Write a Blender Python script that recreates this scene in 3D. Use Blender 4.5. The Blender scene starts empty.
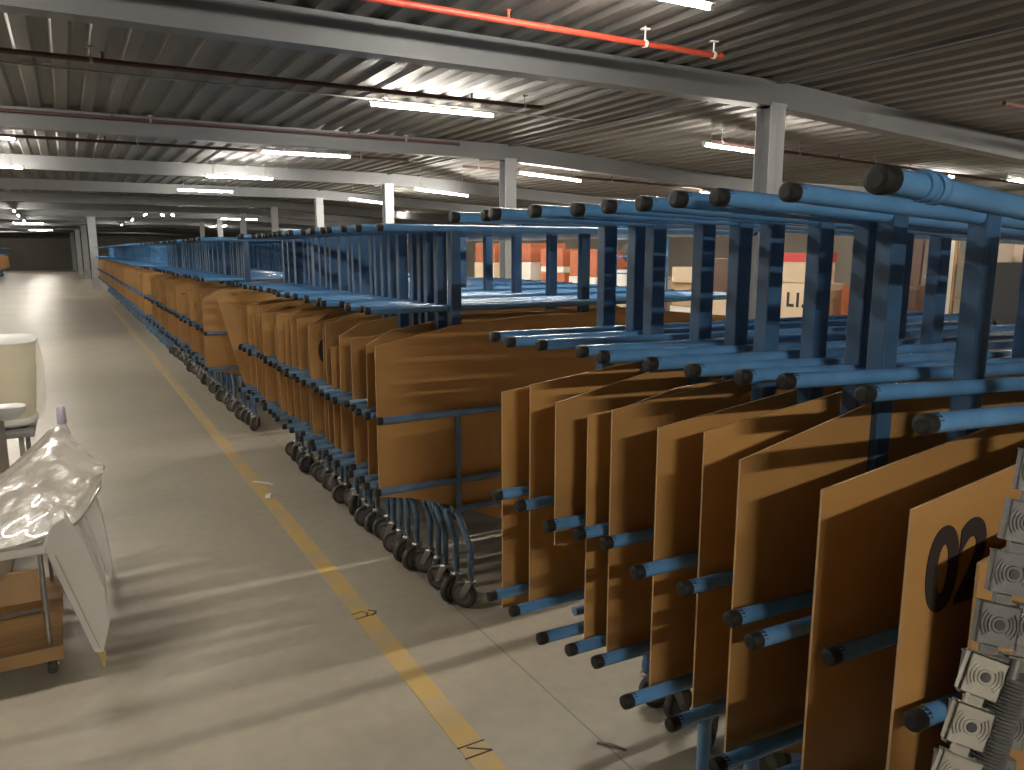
import bpy, bmesh, math, random
from mathutils import Vector, Matrix
random.seed(11)
SC = bpy.context.scene
COL = SC.collection
PI = math.pi
H = 1.62

# ------------------------------------------------------------------ materials
def nmat(name, base, rough=0.5, metal=0.0, var=0.0, scale=6.0, var2=None, bump=0.0, bscale=40.0,
         objrand=0.0, spec=0.5, emis=None, estr=0.0, stretch=(1, 1, 1), coat=0.0):
    m = bpy.data.materials.new(name); m.use_nodes = True
    nt = m.node_tree; N = nt.nodes; L = nt.links
    b = N['Principled BSDF']
    b.inputs['Base Color'].default_value = (*base, 1)
    b.inputs['Roughness'].default_value = rough
    b.inputs['Metallic'].default_value = metal
    b.inputs['Specular IOR Level'].default_value = spec
    if coat: b.inputs['Coat Weight'].default_value = coat
    if emis:
        b.inputs['Emission Color'].default_value = (*emis, 1); b.inputs['Emission Strength'].default_value = estr
    tc = N.new('ShaderNodeTexCoord'); mp = N.new('ShaderNodeMapping')
    mp.inputs['Scale'].default_value = stretch
    L.new(tc.outputs['Object'], mp.inputs['Vector'])
    last = None
    if var or var2:
        nz = N.new('ShaderNodeTexNoise'); nz.inputs['Scale'].default_value = scale
        nz.inputs['Detail'].default_value = 6
        L.new(mp.outputs[0], nz.inputs['Vector'])
        cr = N.new('ShaderNodeValToRGB')
        c2 = var2 if var2 else tuple(c * (1 - var) for c in base)
        cr.color_ramp.elements[0].position = 0.32; cr.color_ramp.elements[0].color = (*c2, 1)
        cr.color_ramp.elements[1].position = 0.68; cr.color_ramp.elements[1].color = (*base, 1)
        L.new(nz.outputs['Fac'], cr.inputs[0]); last = cr.outputs[0]
    if objrand:
        oi = N.new('ShaderNodeObjectInfo'); mr = N.new('ShaderNodeMapRange')
        mr.inputs['To Min'].default_value = 1 - objrand; mr.inputs['To Max'].default_value = 1 + objrand
        L.new(oi.outputs['Random'], mr.inputs['Value'])
        hs = N.new('ShaderNodeHueSaturation'); L.new(mr.outputs[0], hs.inputs['Value'])
        if last: L.new(last, hs.inputs['Color'])
        else: hs.inputs['Color'].default_value = (*base, 1)
        last = hs.outputs[0]
    if last: L.new(last, b.inputs['Base Color'])
    if bump:
        n2 = N.new('ShaderNodeTexNoise'); n2.inputs['Scale'].default_value = bscale; n2.inputs['Detail'].default_value = 4
        L.new(mp.outputs[0], n2.inputs['Vector'])
        bp = N.new('ShaderNodeBump'); bp.inputs['Strength'].default_value = bump; bp.inputs['Distance'].default_value = 0.01
        L.new(n2.outputs['Fac'], bp.inputs['Height']); L.new(bp.outputs[0], b.inputs['Normal'])
    return m

M = {}
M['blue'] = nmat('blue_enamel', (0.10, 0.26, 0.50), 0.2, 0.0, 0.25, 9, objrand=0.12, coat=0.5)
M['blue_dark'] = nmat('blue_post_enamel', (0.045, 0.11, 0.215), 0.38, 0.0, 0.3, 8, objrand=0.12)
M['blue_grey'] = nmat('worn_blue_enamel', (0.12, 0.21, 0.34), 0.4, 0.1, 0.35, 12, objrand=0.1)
M['black'] = nmat('black_plastic', (0.014, 0.013, 0.013), 0.55, spec=0.3)
M['board'] = nmat('hardboard', (0.44, 0.235, 0.078), 0.40, 0, 0.22, 1.3, objrand=0.16, bump=0.05, bscale=30, stretch=(0.6, 1, 3))
M['board_edge'] = nmat('hardboard_edge', (0.52, 0.32, 0.15), 0.6)
M['ink'] = nmat('black_marker_paint', (0.03, 0.022, 0.018), 0.6)
M['steel'] = nmat('zinc_steel', (0.42, 0.42, 0.41), 0.35, 0.85, 0.3, 30)
M['wheel'] = nmat('rubber_wheel', (0.07, 0.062, 0.055), 0.6, 0, 0.4, 40)
M['hub'] = nmat('wheel_hub', (0.16, 0.145, 0.125), 0.45, 0.3)
M['beam'] = nmat('painted_beam', (0.145, 0.147, 0.152), 0.5, 0, 0.15, 2, objrand=0.03)
M['column'] = nmat('painted_column', (0.36, 0.37, 0.385), 0.5, 0, 0.12, 3)
M['deck'] = nmat('galvanised_deck', (0.185, 0.174, 0.16), 0.6, 0.0, 0.3, 1.2, spec=0.25, stretch=(3, 0.25, 1))
M['redpipe'] = nmat('red_pipe', (0.50, 0.065, 0.035), 0.4)
M['darkpipe'] = nmat('dark_red_pipe', (0.075, 0.03, 0.025), 0.5)
M['conduit'] = nmat('grey_conduit', (0.30, 0.30, 0.29), 0.5, 0.4)
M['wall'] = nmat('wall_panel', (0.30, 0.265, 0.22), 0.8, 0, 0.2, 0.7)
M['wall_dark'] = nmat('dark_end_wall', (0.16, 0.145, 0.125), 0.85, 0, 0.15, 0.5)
M['white'] = nmat('white_moulding', (0.72, 0.70, 0.67), 0.45, 0, 0.08, 4)
M['white_metal'] = nmat('lamp_housing', (0.62, 0.62, 0.60), 0.4)
M['cream'] = nmat('cream_foam', (0.76, 0.68, 0.44), 0.75, 0, 0.12, 5, bump=0.1)
M['beige'] = nmat('beige_shell', (0.56, 0.47, 0.36), 0.5, 0, 0.15, 5)
M['ply'] = nmat('plywood', (0.42, 0.24, 0.10), 0.55, 0, 0.35, 4, stretch=(1, 6, 1))
M['brass'] = nmat('brass_tip', (0.55, 0.45, 0.20), 0.35, 0.7)
M['carton'] = nmat('carton', (0.56, 0.37, 0.20), 0.75, 0, 0.12, 3, objrand=0.25)
M['carton_light'] = nmat('pale_carton', (0.74, 0.58, 0.40), 0.7, 0, 0.1, 3, objrand=0.12)
M['carton_white'] = nmat('white_carton', (0.82, 0.79, 0.72), 0.6, 0, 0.06, 3)
M['orange'] = nmat('rust_orange', (0.50, 0.14, 0.055), 0.6, 0, 0.2, 3)
M['red'] = nmat('red_plastic', (0.62, 0.06, 0.05), 0.4)
M['brown'] = nmat('dark_brown_wood', (0.12, 0.06, 0.04), 0.5, 0, 0.3, 4)
M['dark'] = nmat('charcoal', (0.03, 0.03, 0.032), 0.6)
M['paper'] = nmat('paper', (0.85, 0.84, 0.80), 0.6)
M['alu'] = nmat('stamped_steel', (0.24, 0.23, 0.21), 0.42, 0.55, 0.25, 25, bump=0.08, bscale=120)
M['alu_shaded_dark'] = nmat('shaded_dark_steel', (0.15, 0.145, 0.14), 0.5, 0.4, 0.25, 25, bump=0.08, bscale=120)  # shade of the rear strip put into its colour; dark roller shares it
M['alu_lit'] = nmat('lit_stamped_steel', (0.40, 0.375, 0.32), 0.42, 0.4, 0.2, 25)  # lit copy of the same steel, brightness put into the colour
M['lilac'] = nmat('lilac_plastic', (0.55, 0.50, 0.62), 0.35)
M['tube'] = nmat('lit_tube', (1, 1, 1), 0.5, emis=(1.0, 0.94, 0.83), estr=150)
M['tube_bright'] = nmat('bright_lit_tube', (1, 1, 1), 0.5, emis=(1.0, 0.94, 0.82), estr=520)

# shrink wrap (translucent, crinkled)
def wrap_mat():
    m = nmat('shrink_wrapped_shell', (0.50, 0.46, 0.40), 0.25, 0, 0.25, 5, bump=1.0, bscale=17, coat=0.5)
    return m
M['wrap'] = wrap_mat()
def film_mat():
    m = bpy.data.materials.new('clear_film'); m.use_nodes = True
    N = m.node_tree.nodes; L = m.node_tree.links
    b = N['Principled BSDF']; b.inputs['Base Color'].default_value = (0.9, 0.88, 0.82, 1); b.inputs['Roughness'].default_value = 0.15
    b.inputs['Alpha'].default_value = 0.28
    nz = N.new('ShaderNodeTexNoise'); nz.inputs['Scale'].default_value = 9
    bp = N.new('ShaderNodeBump'); bp.inputs['Strength'].default_value = 0.8
    L.new(nz.outputs['Fac'], bp.inputs['Height']); L.new(bp.outputs[0], b.inputs['Normal'])
    return m
M['film'] = film_mat()

def floor_mat():
    m = bpy.data.materials.new('polished_concrete'); m.use_nodes = True
    N = m.node_tree.nodes; L = m.node_tree.links; b = N['Principled BSDF']
    tc = N.new('ShaderNodeTexCoord')
    def noise(s, d=8, ds=0.0):
        n = N.new('ShaderNodeTexNoise'); n.inputs['Scale'].default_value = s; n.inputs['Detail'].default_value = d
        n.inputs['Distortion'].default_value = ds
        L.new(tc.outputs['Object'], n.inputs['Vector']); return n.outputs['Fac']
    def ramp(f, p0, c0, p1, c1):
        r = N.new('ShaderNodeValToRGB'); e = r.color_ramp.elements
        e[0].position = p0; e[0].color = (*c0, 1); e[1].position = p1; e[1].color = (*c1, 1)
        L.new(f, r.inputs[0]); return r.outputs[0]
    def mix(t, f, a, c):
        x = N.new('ShaderNodeMix'); x.data_type = 'RGBA'; x.blend_type = t
        if isinstance(f, (int, float)): x.inputs['Factor'].default_value = f
        else: L.new(f, x.inputs['Factor'])
        L.new(a, x.inputs['A'])
        if isinstance(c, tuple): x.inputs['B'].default_value = (*c, 1)
        else: L.new(c, x.inputs['B'])
        return x.outputs['Result']
    base = ramp(noise(0.5, 8, 0.4), 0.3, (0.42, 0.375, 0.295), 0.7, (0.52, 0.47, 0.375))
    fine = ramp(noise(14, 8), 0.25, (0.82, 0.82, 0.82), 0.75, (1, 1, 1))
    c = mix('MULTIPLY', 0.8, base, fine)
    stains = ramp(noise(1.7, 3, 1.2), 0.70, (0, 0, 0), 0.80, (1, 1, 1))
    sm = N.new('ShaderNodeMath'); sm.operation = 'MULTIPLY'; sm.inputs[1].default_value = 0.22
    L.new(stains, sm.inputs[0])
    c = mix('MIX', sm.outputs[0], c, (0.20, 0.18, 0.15))
    # one dark round stain and the saw-cut joints
    sx = N.new('ShaderNodeSeparateXYZ'); L.new(tc.outputs['Object'], sx.inputs[0])
    def math_(op, a, b_=None, c_=None):
        n = N.new('ShaderNodeMath'); n.operation = op
        for i, v in enumerate((a, b_, c_)):
            if v is None: continue
            if isinstance(v, (int, float)): n.inputs[i].default_value = v
            else: L.new(v, n.inputs[i])
        return n.outputs[0]
    jx = math_('LESS_THAN', math_('ABSOLUTE', math_('SUBTRACT', sx.outputs['X'], 1.42)), 0.0028)
    jy = math_('LESS_THAN', math_('ABSOLUTE', math_('SUBTRACT', math_('FLOORED_MODULO', sx.outputs['Y'], 5.06), 2.2)), 0.003)
    j = math_('MULTIPLY', jx, 0.6)
    c = mix('MIX', j, c, (0.10, 0.09, 0.08))
    dx = math_('SUBTRACT', sx.outputs['X'], 0.03); dy = math_('SUBTRACT', sx.outputs['Y'], 2.88)
    d = math_('SQRT', math_('ADD', math_('MULTIPLY', dx, dx), math_('MULTIPLY', dy, dy)))
    mr = N.new('ShaderNodeMapRange'); mr.inputs['From Min'].default_value = 0.02; mr.inputs['From Max'].default_value = 0.13
    mr.inputs['To Min'].default_value = 0.4; mr.inputs['To Max'].default_value = 0.0
    L.new(d, mr.inputs['Value'])
    c = mix('MIX', mr.outputs[0], c, (0.16, 0.14, 0.11))
    L.new(c, b.inputs['Base Color'])
    rr = N.new('ShaderNodeMapRange'); rr.inputs['To Min'].default_value = 0.30; rr.inputs['To Max'].default_value = 0.46
    L.new(noise(3), rr.inputs['Value']); L.new(rr.outputs[0], b.inputs['Roughness'])
    bp = N.new('ShaderNodeBump'); bp.inputs['Strength'].default_value = 0.06; bp.inputs['Distance'].default_value = 0.01
    L.new(noise(30), bp.inputs['Height']); L.new(bp.outputs[0], b.inputs['Normal'])
    return m
M['floor'] = floor_mat()
def paint_mat():
    m = bpy.data.materials.new('worn_yellow_paint'); m.use_nodes = True
    N = m.node_tree.nodes; L = m.node_tree.links; b = N['Principled BSDF']
    tc = N.new('ShaderNodeTexCoord'); nz = N.new('ShaderNodeTexNoise'); nz.inputs['Scale'].default_value = 5; nz.inputs['Detail'].default_value = 8
    L.new(tc.outputs['Object'], nz.inputs['Vector'])
    r = N.new('ShaderNodeValToRGB'); e = r.color_ramp.elements
    e[0].position = 0.36; e[0].color = (0.50, 0.40, 0.25, 1); e[1].position = 0.56; e[1].color = (0.62, 0.42, 0.15, 1)
    sx = N.new('ShaderNodeSeparateXYZ'); L.new(tc.outputs['Object'], sx.inputs[0])
    wr = N.new('ShaderNodeMapRange'); wr.inputs['From Min'].default_value = 4; wr.inputs['From Max'].default_value = 14
    wr.inputs['To Min'].default_value = 0.0; wr.inputs['To Max'].default_value = 0.16
    L.new(sx.outputs['Y'], wr.inputs['Value'])
    sb = N.new('ShaderNodeMath'); sb.operation = 'SUBTRACT'; L.new(nz.outputs['Fac'], sb.inputs[0]); L.new(wr.outputs[0], sb.inputs[1])
    L.new(sb.outputs[0], r.inputs[0]); L.new(r.outputs[0], b.inputs['Base Color'])
    b.inputs['Roughness'].default_value = 0.5
    return m
M['yellow'] = paint_mat()

# ------------------------------------------------------------------ mesh helpers
class MB:
    def __init__(s): s.v = []; s.f = []; s.sm = []
    def add(s, vs, fs, smooth=False):
        o = len(s.v); s.v += [tuple(v) for v in vs]
        for f in fs: s.f.append([i + o for i in f]); s.sm.append(smooth)
        return s
    def box(s, x0, x1, y0, y1, z0, z1, mat=None):
        vs = [Vector(p) for p in ((x0, y0, z0), (x1, y0, z0), (x1, y1, z0), (x0, y1, z0), (x0, y0, z1), (x1, y0, z1), (x1, y1, z1), (x0, y1, z1))]
        if mat: vs = [mat @ v for v in vs]
        return s.add(vs, [(0, 3, 2, 1), (4, 5, 6, 7), (0, 1, 5, 4), (1, 2, 6, 5), (2, 3, 7, 6), (3, 0, 4, 7)])
    def tube(s, p0, p1, r0, r1=None, n=12, caps=True):
        p0 = Vector(p0); p1 = Vector(p1); r1 = r0 if r1 is None else r1
        d = (p1 - p0).normalized(); a = d.orthogonal().normalized(); b = d.cross(a)
        vs = []
        for p, r in ((p0, r0), (p1, r1)):
            for i in range(n):
                t = 2 * PI * i / n; vs.append(p + a * (r * math.cos(t)) + b * (r * math.sin(t)))
        s.add(vs, [(i, (i + 1) % n, n + (i + 1) % n, n + i) for i in range(n)], True)
        if caps: s.add(vs, [list(range(n))[::-1], list(range(n, 2 * n))])
        return s
    def path(s, pts, r, n=10):
        pts = [Vector(p) for p in pts]; rings = []
        prev = None
        for i, p in enumerate(pts):
            d = (pts[min(i + 1, len(pts) - 1)] - pts[max(i - 1, 0)]).normalized()
            a = d.orthogonal().normalized() if prev is None else (prev - d * prev.dot(d)).normalized()
            prev = a; b = d.cross(a)
            rings.append([p + a * (r * math.cos(2 * PI * k / n)) + b * (r * math.sin(2 * PI * k / n)) for k in range(n)])
        vs = [v for R_ in rings for v in R_]; fs = []
        for i in range(len(pts) - 1):
            for k in range(n): fs.append((i * n + k, i * n + (k + 1) % n, (i + 1) * n + (k + 1) % n, (i + 1) * n + k))
        s.add(vs, fs, True); s.add(vs, [list(range(n))[::-1], list(range((len(pts) - 1) * n, len(pts) * n))])
        return s
    def lathe(s, prof, c=(0, 0, 0), n=24, axis='Z'):
        vs = []; c = Vector(c)
        for r, z in prof:
            for i in range(n):
                t = 2 * PI * i / n
                v = Vector((r * math.cos(t), r * math.sin(t), z))
                if axis == 'Y': v = Vector((v.x, v.z, v.y))
                if axis == 'X': v = Vector((v.z, v.x, v.y))
                vs.append(v + c)
        fs = []
        for j in range(len(prof) - 1):
            for i in range(n): fs.append((j * n + i, j * n + (i + 1) % n, (j + 1) * n + (i + 1) % n, (j + 1) * n + i))
        s.add(vs, fs, True)
        m = len(prof)
        s.add(vs, [list(range(n))[::-1], list(range((m - 1) * n, m * n))])
        return s
    def prism(s, pts, y0, y1):
        n = len(pts); vs = [(x, y0, z) for x, z in pts] + [(x, y1, z) for x, z in pts]
        return s.add(vs, [list(range(n)), list(range(n, 2 * n))[::-1]] + [(i, n + i, n + (i + 1) % n, (i + 1) % n) for i in range(n)])
    def mesh(s, name, mat, bevel=0, seg=2):
        me = bpy.data.meshes.new(name); me.from_pydata(s.v, [], s.f)
        me.polygons.foreach_set('use_smooth', s.sm)
        bm = bmesh.new(); bm.from_mesh(me)
        bmesh.ops.remove_doubles(bm, verts=bm.verts, dist=1e-6)
        if bevel:
            es = [e for e in bm.edges if len(e.link_faces) == 2 and e.calc_face_angle(0) > 0.6]
            bmesh.ops.bevel(bm, geom=es, offset=bevel, segments=seg, affect='EDGES', profile=0.6)
        for e in bm.edges:
            if len(e.link_faces) == 2 and e.calc_face_angle(0) > 0.7: e.smooth = False
        bmesh.ops.recalc_face_normals(bm, faces=bm.faces)
        bm.to_mesh(me); bm.free()
        me.materials.append(M[mat] if isinstance(mat, str) else mat)
        return me

def new(name, data, parent=None, loc=(0, 0, 0), rot=(0, 0, 0)):
    o = bpy.data.objects.new(name, data); COL.objects.link(o)
    o.parent = parent; o.location = loc; o.rotation_euler = rot
    return o
def tag(o, label, cat, group=None, kind=None):
    o['label'] = label; o['category'] = cat
    if group: o['group'] = group
    if kind: o['kind'] = kind
    return o
def struct(name, mb, mat, **k):
    o = new(name, mb.mesh(name, mat, **k)); o['kind'] = 'structure'; return o
def empty(name, loc, label, cat, group=None, rot=(0, 0, 0)):
    o = new(name, None, None, loc, rot); o.empty_display_size = 0.1
    return tag(o, label, cat, group)
def part(name, mb, mat, parent, loc=(0, 0, 0), rot=(0, 0, 0), bevel=0):
    return new(name, mb.mesh(name, mat, bevel=bevel), parent, loc, rot)

def text_mesh(name, s, size, mat, depth=0.0006, bold=0.0):
    cu = bpy.data.curves.new(name + '_c', 'FONT'); cu.body = s; cu.size = size; cu.extrude = depth; cu.offset = bold
    cu.align_x = 'LEFT'
    o = bpy.data.objects.new(name + '_t', cu); COL.objects.link(o)
    bpy.context.view_layer.update()
    dg = bpy.context.evaluated_depsgraph_get()
    me = bpy.data.meshes.new_from_object(o.evaluated_get(dg))
    bpy.data.objects.remove(o); me.materials.clear(); me.materials.append(M[mat]); me.name = name
    return me

# ------------------------------------------------------------------ the hall
XL, XR, YN, YF = -9.0, 18.0, -7.0, 75.0
ZD = 3.17          # underside of deck
RX = 5.9           # ridge / column line
SLOPE = 0.057
XK = 11.0
def roofz(x):
    if x <= RX: return ZD
    return ZD - SLOPE * (min(x, XK) - RX)
struct('floor', MB().box(XL - .2, XR + .2, YN - .2, YF + .2, -0.2, 0), 'floor')
# corrugated deck
def deck():
    prof = []; x = XL - .2
    while x < XR + .3:
        for dx, dz in ((0, 0), (0.10, 0), (0.125, 0.038), (0.225, 0.038)):
            prof.append((x + dx, roofz(x + dx) + dz))
        x += 0.25
    n = len(prof)
    top = [(px, roofz(px) + 0.2) for px, _ in prof]
    y0, y1 = YN - .2, YF + .2
    vs = [(a, y0, b) for a, b in prof] + [(a, y1, b) for a, b in prof] + [(a, y0, b) for a, b in top] + [(a, y1, b) for a, b in top]
    fs = []
    for i in range(n - 1):
        fs.append((i, i + 1, n + i + 1, n + i)); fs.append((2 * n + i, 3 * n + i, 3 * n + i + 1, 2 * n + i + 1))
        fs.append((i, 2 * n + i, 2 * n + i + 1, i + 1)); fs.append((n + i, n + i + 1, 3 * n + i + 1, 3 * n + i))
    fs += [(0, n, 3 * n, 2 * n), (n - 1, 3 * n - 1, 4 * n - 1, 2 * n - 1)]
    mb = MB().add(vs, fs)
    return mb
struct('ceiling', deck(), 'deck')
struct('wall_left', MB().box(XL - .2, XL, YN, YF, 0, 3.3), 'wall')
struct('wall_right', MB().box(XR, XR + .2, YN, YF, 0, 3.1), 'wall')
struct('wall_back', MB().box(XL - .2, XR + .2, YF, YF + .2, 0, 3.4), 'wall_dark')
struct('wall_front', MB().box(XL - .2, XR + .2, YN - .2, YN, 0, 3.4), 'wall')
# transverse beams (I-section) and ridge seam
BY = [5.4 + 5.06 * k for k in range(-2, 14)]
def ibeam(mb, x0, x1, y, z0, z1, d):
    # z = top at each end; d = depth, web faces camera
    for (a0, a1, w) in ((0, d, .085),):
        vs = []
        for x, zt in ((x0, z0), (x1, z1)):
            for yy, zz in ((y - w, zt - a1), (y + w, zt - a1), (y + w, zt - a0), (y - w, zt - a0)): vs.append((x, yy, zz))
        mb.add(vs, [(0, 1, 2, 3), (7, 6, 5, 4), (0, 4, 5, 1), (1, 5, 6, 2), (2, 6, 7, 3), (3, 7, 4, 0)])
for i, y in enumerate(BY):
    mb = MB()
    ibeam(mb, XL, RX, y, ZD, ZD, 0.225)
    ibeam(mb, RX, XK, y, ZD, roofz(XK), 0.235)
    ibeam(mb, XK, XR, y, roofz(XK), roofz(XK), 0.235)
    struct('trim_%d' % (i + 1), mb, 'beam')
mb = MB()
mb.box(RX - .03, RX + .03, YN, YF, ZD - .03, ZD + .02)
struct('trim_%d' % (len(BY) + 1), mb, 'beam')

def column_mesh(h, w=0.19):
    mb = MB()
    t = 0.012
    mb.box(-w / 2, w / 2, -w / 2, -w / 2 + t, 0, h).box(-w / 2, w / 2, w / 2 - t, w / 2, 0, h).box(-t / 2, t / 2, -w / 2, w / 2, 0, h)
    return mb
cm = column_mesh(ZD - .2).mesh('steel_column', 'column')
plate = MB().box(-.13, .13, -.13, .13, 0, .02).mesh('base_plate', 'column', bevel=.003)
top = MB().box(-.11, .11, -.10, .10, 0, .015)
for sx in (-.075, .075):
    for sy in (-.07, .07): top.lathe([(.014, -.03), (.014, 0)], (sx, sy, 0), 6)
topm = top.mesh('cap_plate', 'column')
colnames = ['nearest grey steel roof column, rising behind the blue rails', 'second grey steel roof column along the ridge line',
            'third grey steel roof column along the ridge line', 'fourth grey steel roof column along the ridge line']
for i in range(8):
    y = BY[2 + i]
    if i < 4: lab, g = colnames[i], None
    else: lab, g = 'distant slim grey roof column along the ridge line, past the fourth', 'distant ridge line columns'
    r = empty('steel_column', (RX, y, 0), lab, 'column', g)
    new('shaft', cm, r); new('base_plate', plate, r); new('cap_plate', topm, r, (0, 0, ZD - .225))
aisle = [(36.1, 'closest of the four grey columns beside the aisle at the end of the cart row'),
         (50.2, 'second of the four grey columns beside the far aisle'),
         (61.0, 'third of the four grey columns beside the far aisle'),
         (71.0, 'farthest grey column standing before the dark end wall')]
for (y, lab), xx in zip(aisle, (1.02, 1.0, 0.82, 0.58)):
    r = empty('steel_column', (xx, y, 0), lab, 'column')
    c = new('shaft', cm, r); c.scale = (1.5, 1.5, 1); new('base_plate', plate, r).scale = (1.5, 1.5, 1)
    new('cap_plate', topm, r, (0, 0, ZD - .215)).scale = (2.0, 2.0, 1)

# ------------------------------------------------------------------ pipes
def pipe(label, x0, x1, y, z, mat, hangers, group=None, slope=0.0, r=0.021, heads=(), name='sprinkler_pipe'):
    root = empty(name, (x0, y, z), label, 'pipe', group)
    L_ = x1 - x0
    part('pipe_run', MB().tube((0, 0, 0), (L_, 0, -slope * L_), r, n=14), mat, root)
    part('end_cap', MB().lathe([(r * 1.25, 0), (r * 1.3, .03), (r * .8, .045)], (L_ - .02, 0, -slope * L_), 14, 'X'), mat, root)
    for hx in hangers:
        px = hx - x0; pz = -slope * px; top_ = roofz(hx) - z
        part('hanger', MB().tube((px, 0, pz + r), (px, 0, top_ + .02), .006, n=8).lathe([(r + .006, -.012), (r + .006, .012)], (px, 0, pz), 14, 'X').box(px - .03, px + .03, -.02, .02, top_ - .008, top_ + .004), 'paper' if mat == 'redpipe' else 'conduit', root)
    for hx in heads:
        px = hx - x0; pz = -slope * px
        part('sprinkler_head', MB().tube((px, 0, pz), (px, 0, pz + .06), .010, n=8).lathe([(.02, .06), (.02, .066)], (px, 0, pz), 12), mat, root)
    return root
pipe('bright red sprinkler pipe ending under the deck before the nearest beam', -8.5, 4.45, 4.6, 3.07, 'redpipe', (3.72, 4.38, .3, -3), heads=(2.6, -1))
pipe('dark red sprinkler pipe behind the nearest beam, left of the ridge', -8.5, 4.4, 7.1, 3.07, 'darkpipe', (4.2, .3, -3), heads=(.38, 3.6, -2))
pipe('dark red pipe hugging the second beam from the camera', -8.5, 5.0, 10.3, 3.11, 'darkpipe', (4.2, 1, -3), r=.018, heads=(.6, 3.4))
pipe('dark red pipe between the second and third beams', -8.5, 5.0, 12.2, 3.07, 'darkpipe', (4.2, 1, -3), heads=(.6, 3.0))
pipe('dark sprinkler pipe running right of the nearest column', 7.0, 17.0, 7.35, 2.93, 'darkpipe', (7.2, 8.6, 10.2), slope=0.03, heads=(7.6, 9.4, 11))
pipe('dark sprinkler pipe right of the second column', 5.9, 17.0, 12.0, 3.0, 'darkpipe', (6.2, 9), slope=0.03, heads=(7, 9))
pipe('dark red pipe right of the ridge nearest the camera, high at the right', 7.6, 17.0, 4.2, 2.95, 'darkpipe', (8.0, 10), slope=0.03, heads=(8.3, 9))
pipe('thin pale cable conduit under the deck behind the nearest beam', -8.5, 5.5, 7.9, 3.14, 'conduit', (0, 3), r=.009, name='cable_conduit')
pipe('thin pale cable conduit under the deck past the second beam', -8.5, 5.5, 12.9, 3.14, 'conduit', (0, 3), r=.009, name='cable_conduit')
pipe('thin pale cable conduit under the deck past the third beam', -8.5, 5.5, 17.6, 3.14, 'conduit', (0, 3), r=.009, name='cable_conduit')

# ------------------------------------------------------------------ batten lights
_lc = {}
def light_meshes(L_, tm='tube'):
    k = (round(L_, 2), tm)
    if k not in _lc:
        h = MB().box(-L_ / 2 - .03, L_ / 2 + .03, -.026, .026, .018, .042)
        for s in (-1, 1): h.box(s * (L_ / 2 + .015) - .015, s * (L_ / 2 + .015) + .015, -.016, .016, -.015, .02)
        t = MB().tube((-L_ / 2, 0, 0), (L_ / 2, 0, 0), .014, n=8)
        _lc[k] = (h.mesh('housing', 'white_metal', bevel=.004), t.mesh('tube', tm))
    return _lc[k]
def batten(x0, y0, x1, y1, z, label, group=None, tm='tube'):
    L_ = math.hypot(x1 - x0, y1 - y0); cx, cy = (x0 + x1) / 2, (y0 + y1) / 2
    r = empty('batten_light', (cx, cy, z), label, 'ceiling light', group, (0, 0, math.atan2(y1 - y0, x1 - x0)))
    h, t = light_meshes(L_, tm)
    new('housing', h, r); new('lit_tube', t, r)
    for s in (-1, 1):
        zt = roofz(cx + .6 * s * abs(x1 - x0) / 2) - z + .03
        if zt > .06: part('hanger', MB().tube((s * L_ * .4, 0, .04), (s * L_ * .4, 0, zt), .006, n=6), 'conduit', r)
    return r
ordn = ['nearest', 'second', 'third', 'fourth']
batten(2.0, 3.65, 3.42, 3.65, 3.03, 'glaring batten light cut off by the top edge of the picture')
for k, (a, y, b, zz) in enumerate([(2.77, 7.68, 4.14, 3.05), (2.66, 12.1, 3.98, 3.05), (2.28, 14.85, 3.41, 2.9), (2.24, 18.5, 3.36, 2.9)]):
    batten(a, y, b, y, zz, ['long lit batten light nearest above the parked carts, left of the second column',
        'second lit batten in the row above the carts, just beyond the large one', 'third lit batten in the row above the carts',
        'fourth, dimmer-looking small batten in the row above the carts'][k])
for k, (a, y, b, y2, zz) in enumerate([(6.45, 6.85, 7.6, 7.05, 2.8), (6.25, 10.7, 7.87, 11.4, 2.8), (5.76, 13.74, 7.45, 14.95, 2.74), (5.88, 18.0, 7.39, 19.4, 2.8)]):
    batten(a, y, b, y2, zz, ['lit batten hanging just left of the nearest column', 'lit batten right of the second column',
        'lit batten right of the third column', 'small lit batten left of the third column'][k])
batten(11.65, 17.1, 13.27, 17.9, 2.72, 'small lit batten low between the second and nearest columns')
batten(11.0, 11.77, 12.5, 12.6, 2.74, 'end-on lit batten just above the rail ends left of the nearest column')
for k, (y, xe, zz) in enumerate([(7.9, -.62, 3.05), (12.3, -.45, 3.05), (14.8, -.48, 2.9)]):
    batten(xe - 1.35, y, xe, y, zz, ['batten over the aisle glowing just outside the left edge', 'upper batten cut by the left picture edge over the aisle',
        'lower batten cut by the left picture edge over the aisle'][k])
for x, y, lab in [(-1.35, 30.5, 'first'), (-1.4, 34.5, 'second'), (-1.45, 40.5, 'third')]:
    batten(x, y - .6, x, y + .6, 2.88, lab + ' of three end-on lights near the left edge far down the aisle')
for x, y, lab in [(2.65, 45, 'lowest'), (2.6, 37, 'middle'), (2.65, 31.5, 'upper')]:
    batten(x, y - .6, x, y + .6, 2.88, lab + ' of three end-on lights left of centre over the far carts')
for x, y, lab in [(3.2, 31.5, 'left'), (3.55, 31.5, 'right')]:
    batten(x - .1, y - .5, x + .1, y + .5, 2.88, lab + ' of a pair of small lights over the far carts')
for x, y, lab in [(7.2, 46, 'left'), (7.5, 44, 'right')]:
    batten(x, y - .6, x, y + .6, 2.88, lab + ' of two far lights just above the cart rails')
for x, y, lab in [(10.2, 26, 'left'), (10.9, 27, 'right')]:
    batten(x, y - .6, x + .3, y + .6, 2.85, lab + ' of two faint lights between the third and second columns')
g = 'added battens outside or far beyond the view'
batten(-.2, -3.3, .9, -3.3, 3.05, 'bright batten light overhead behind the viewpoint', None, 'tube_bright')
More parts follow.
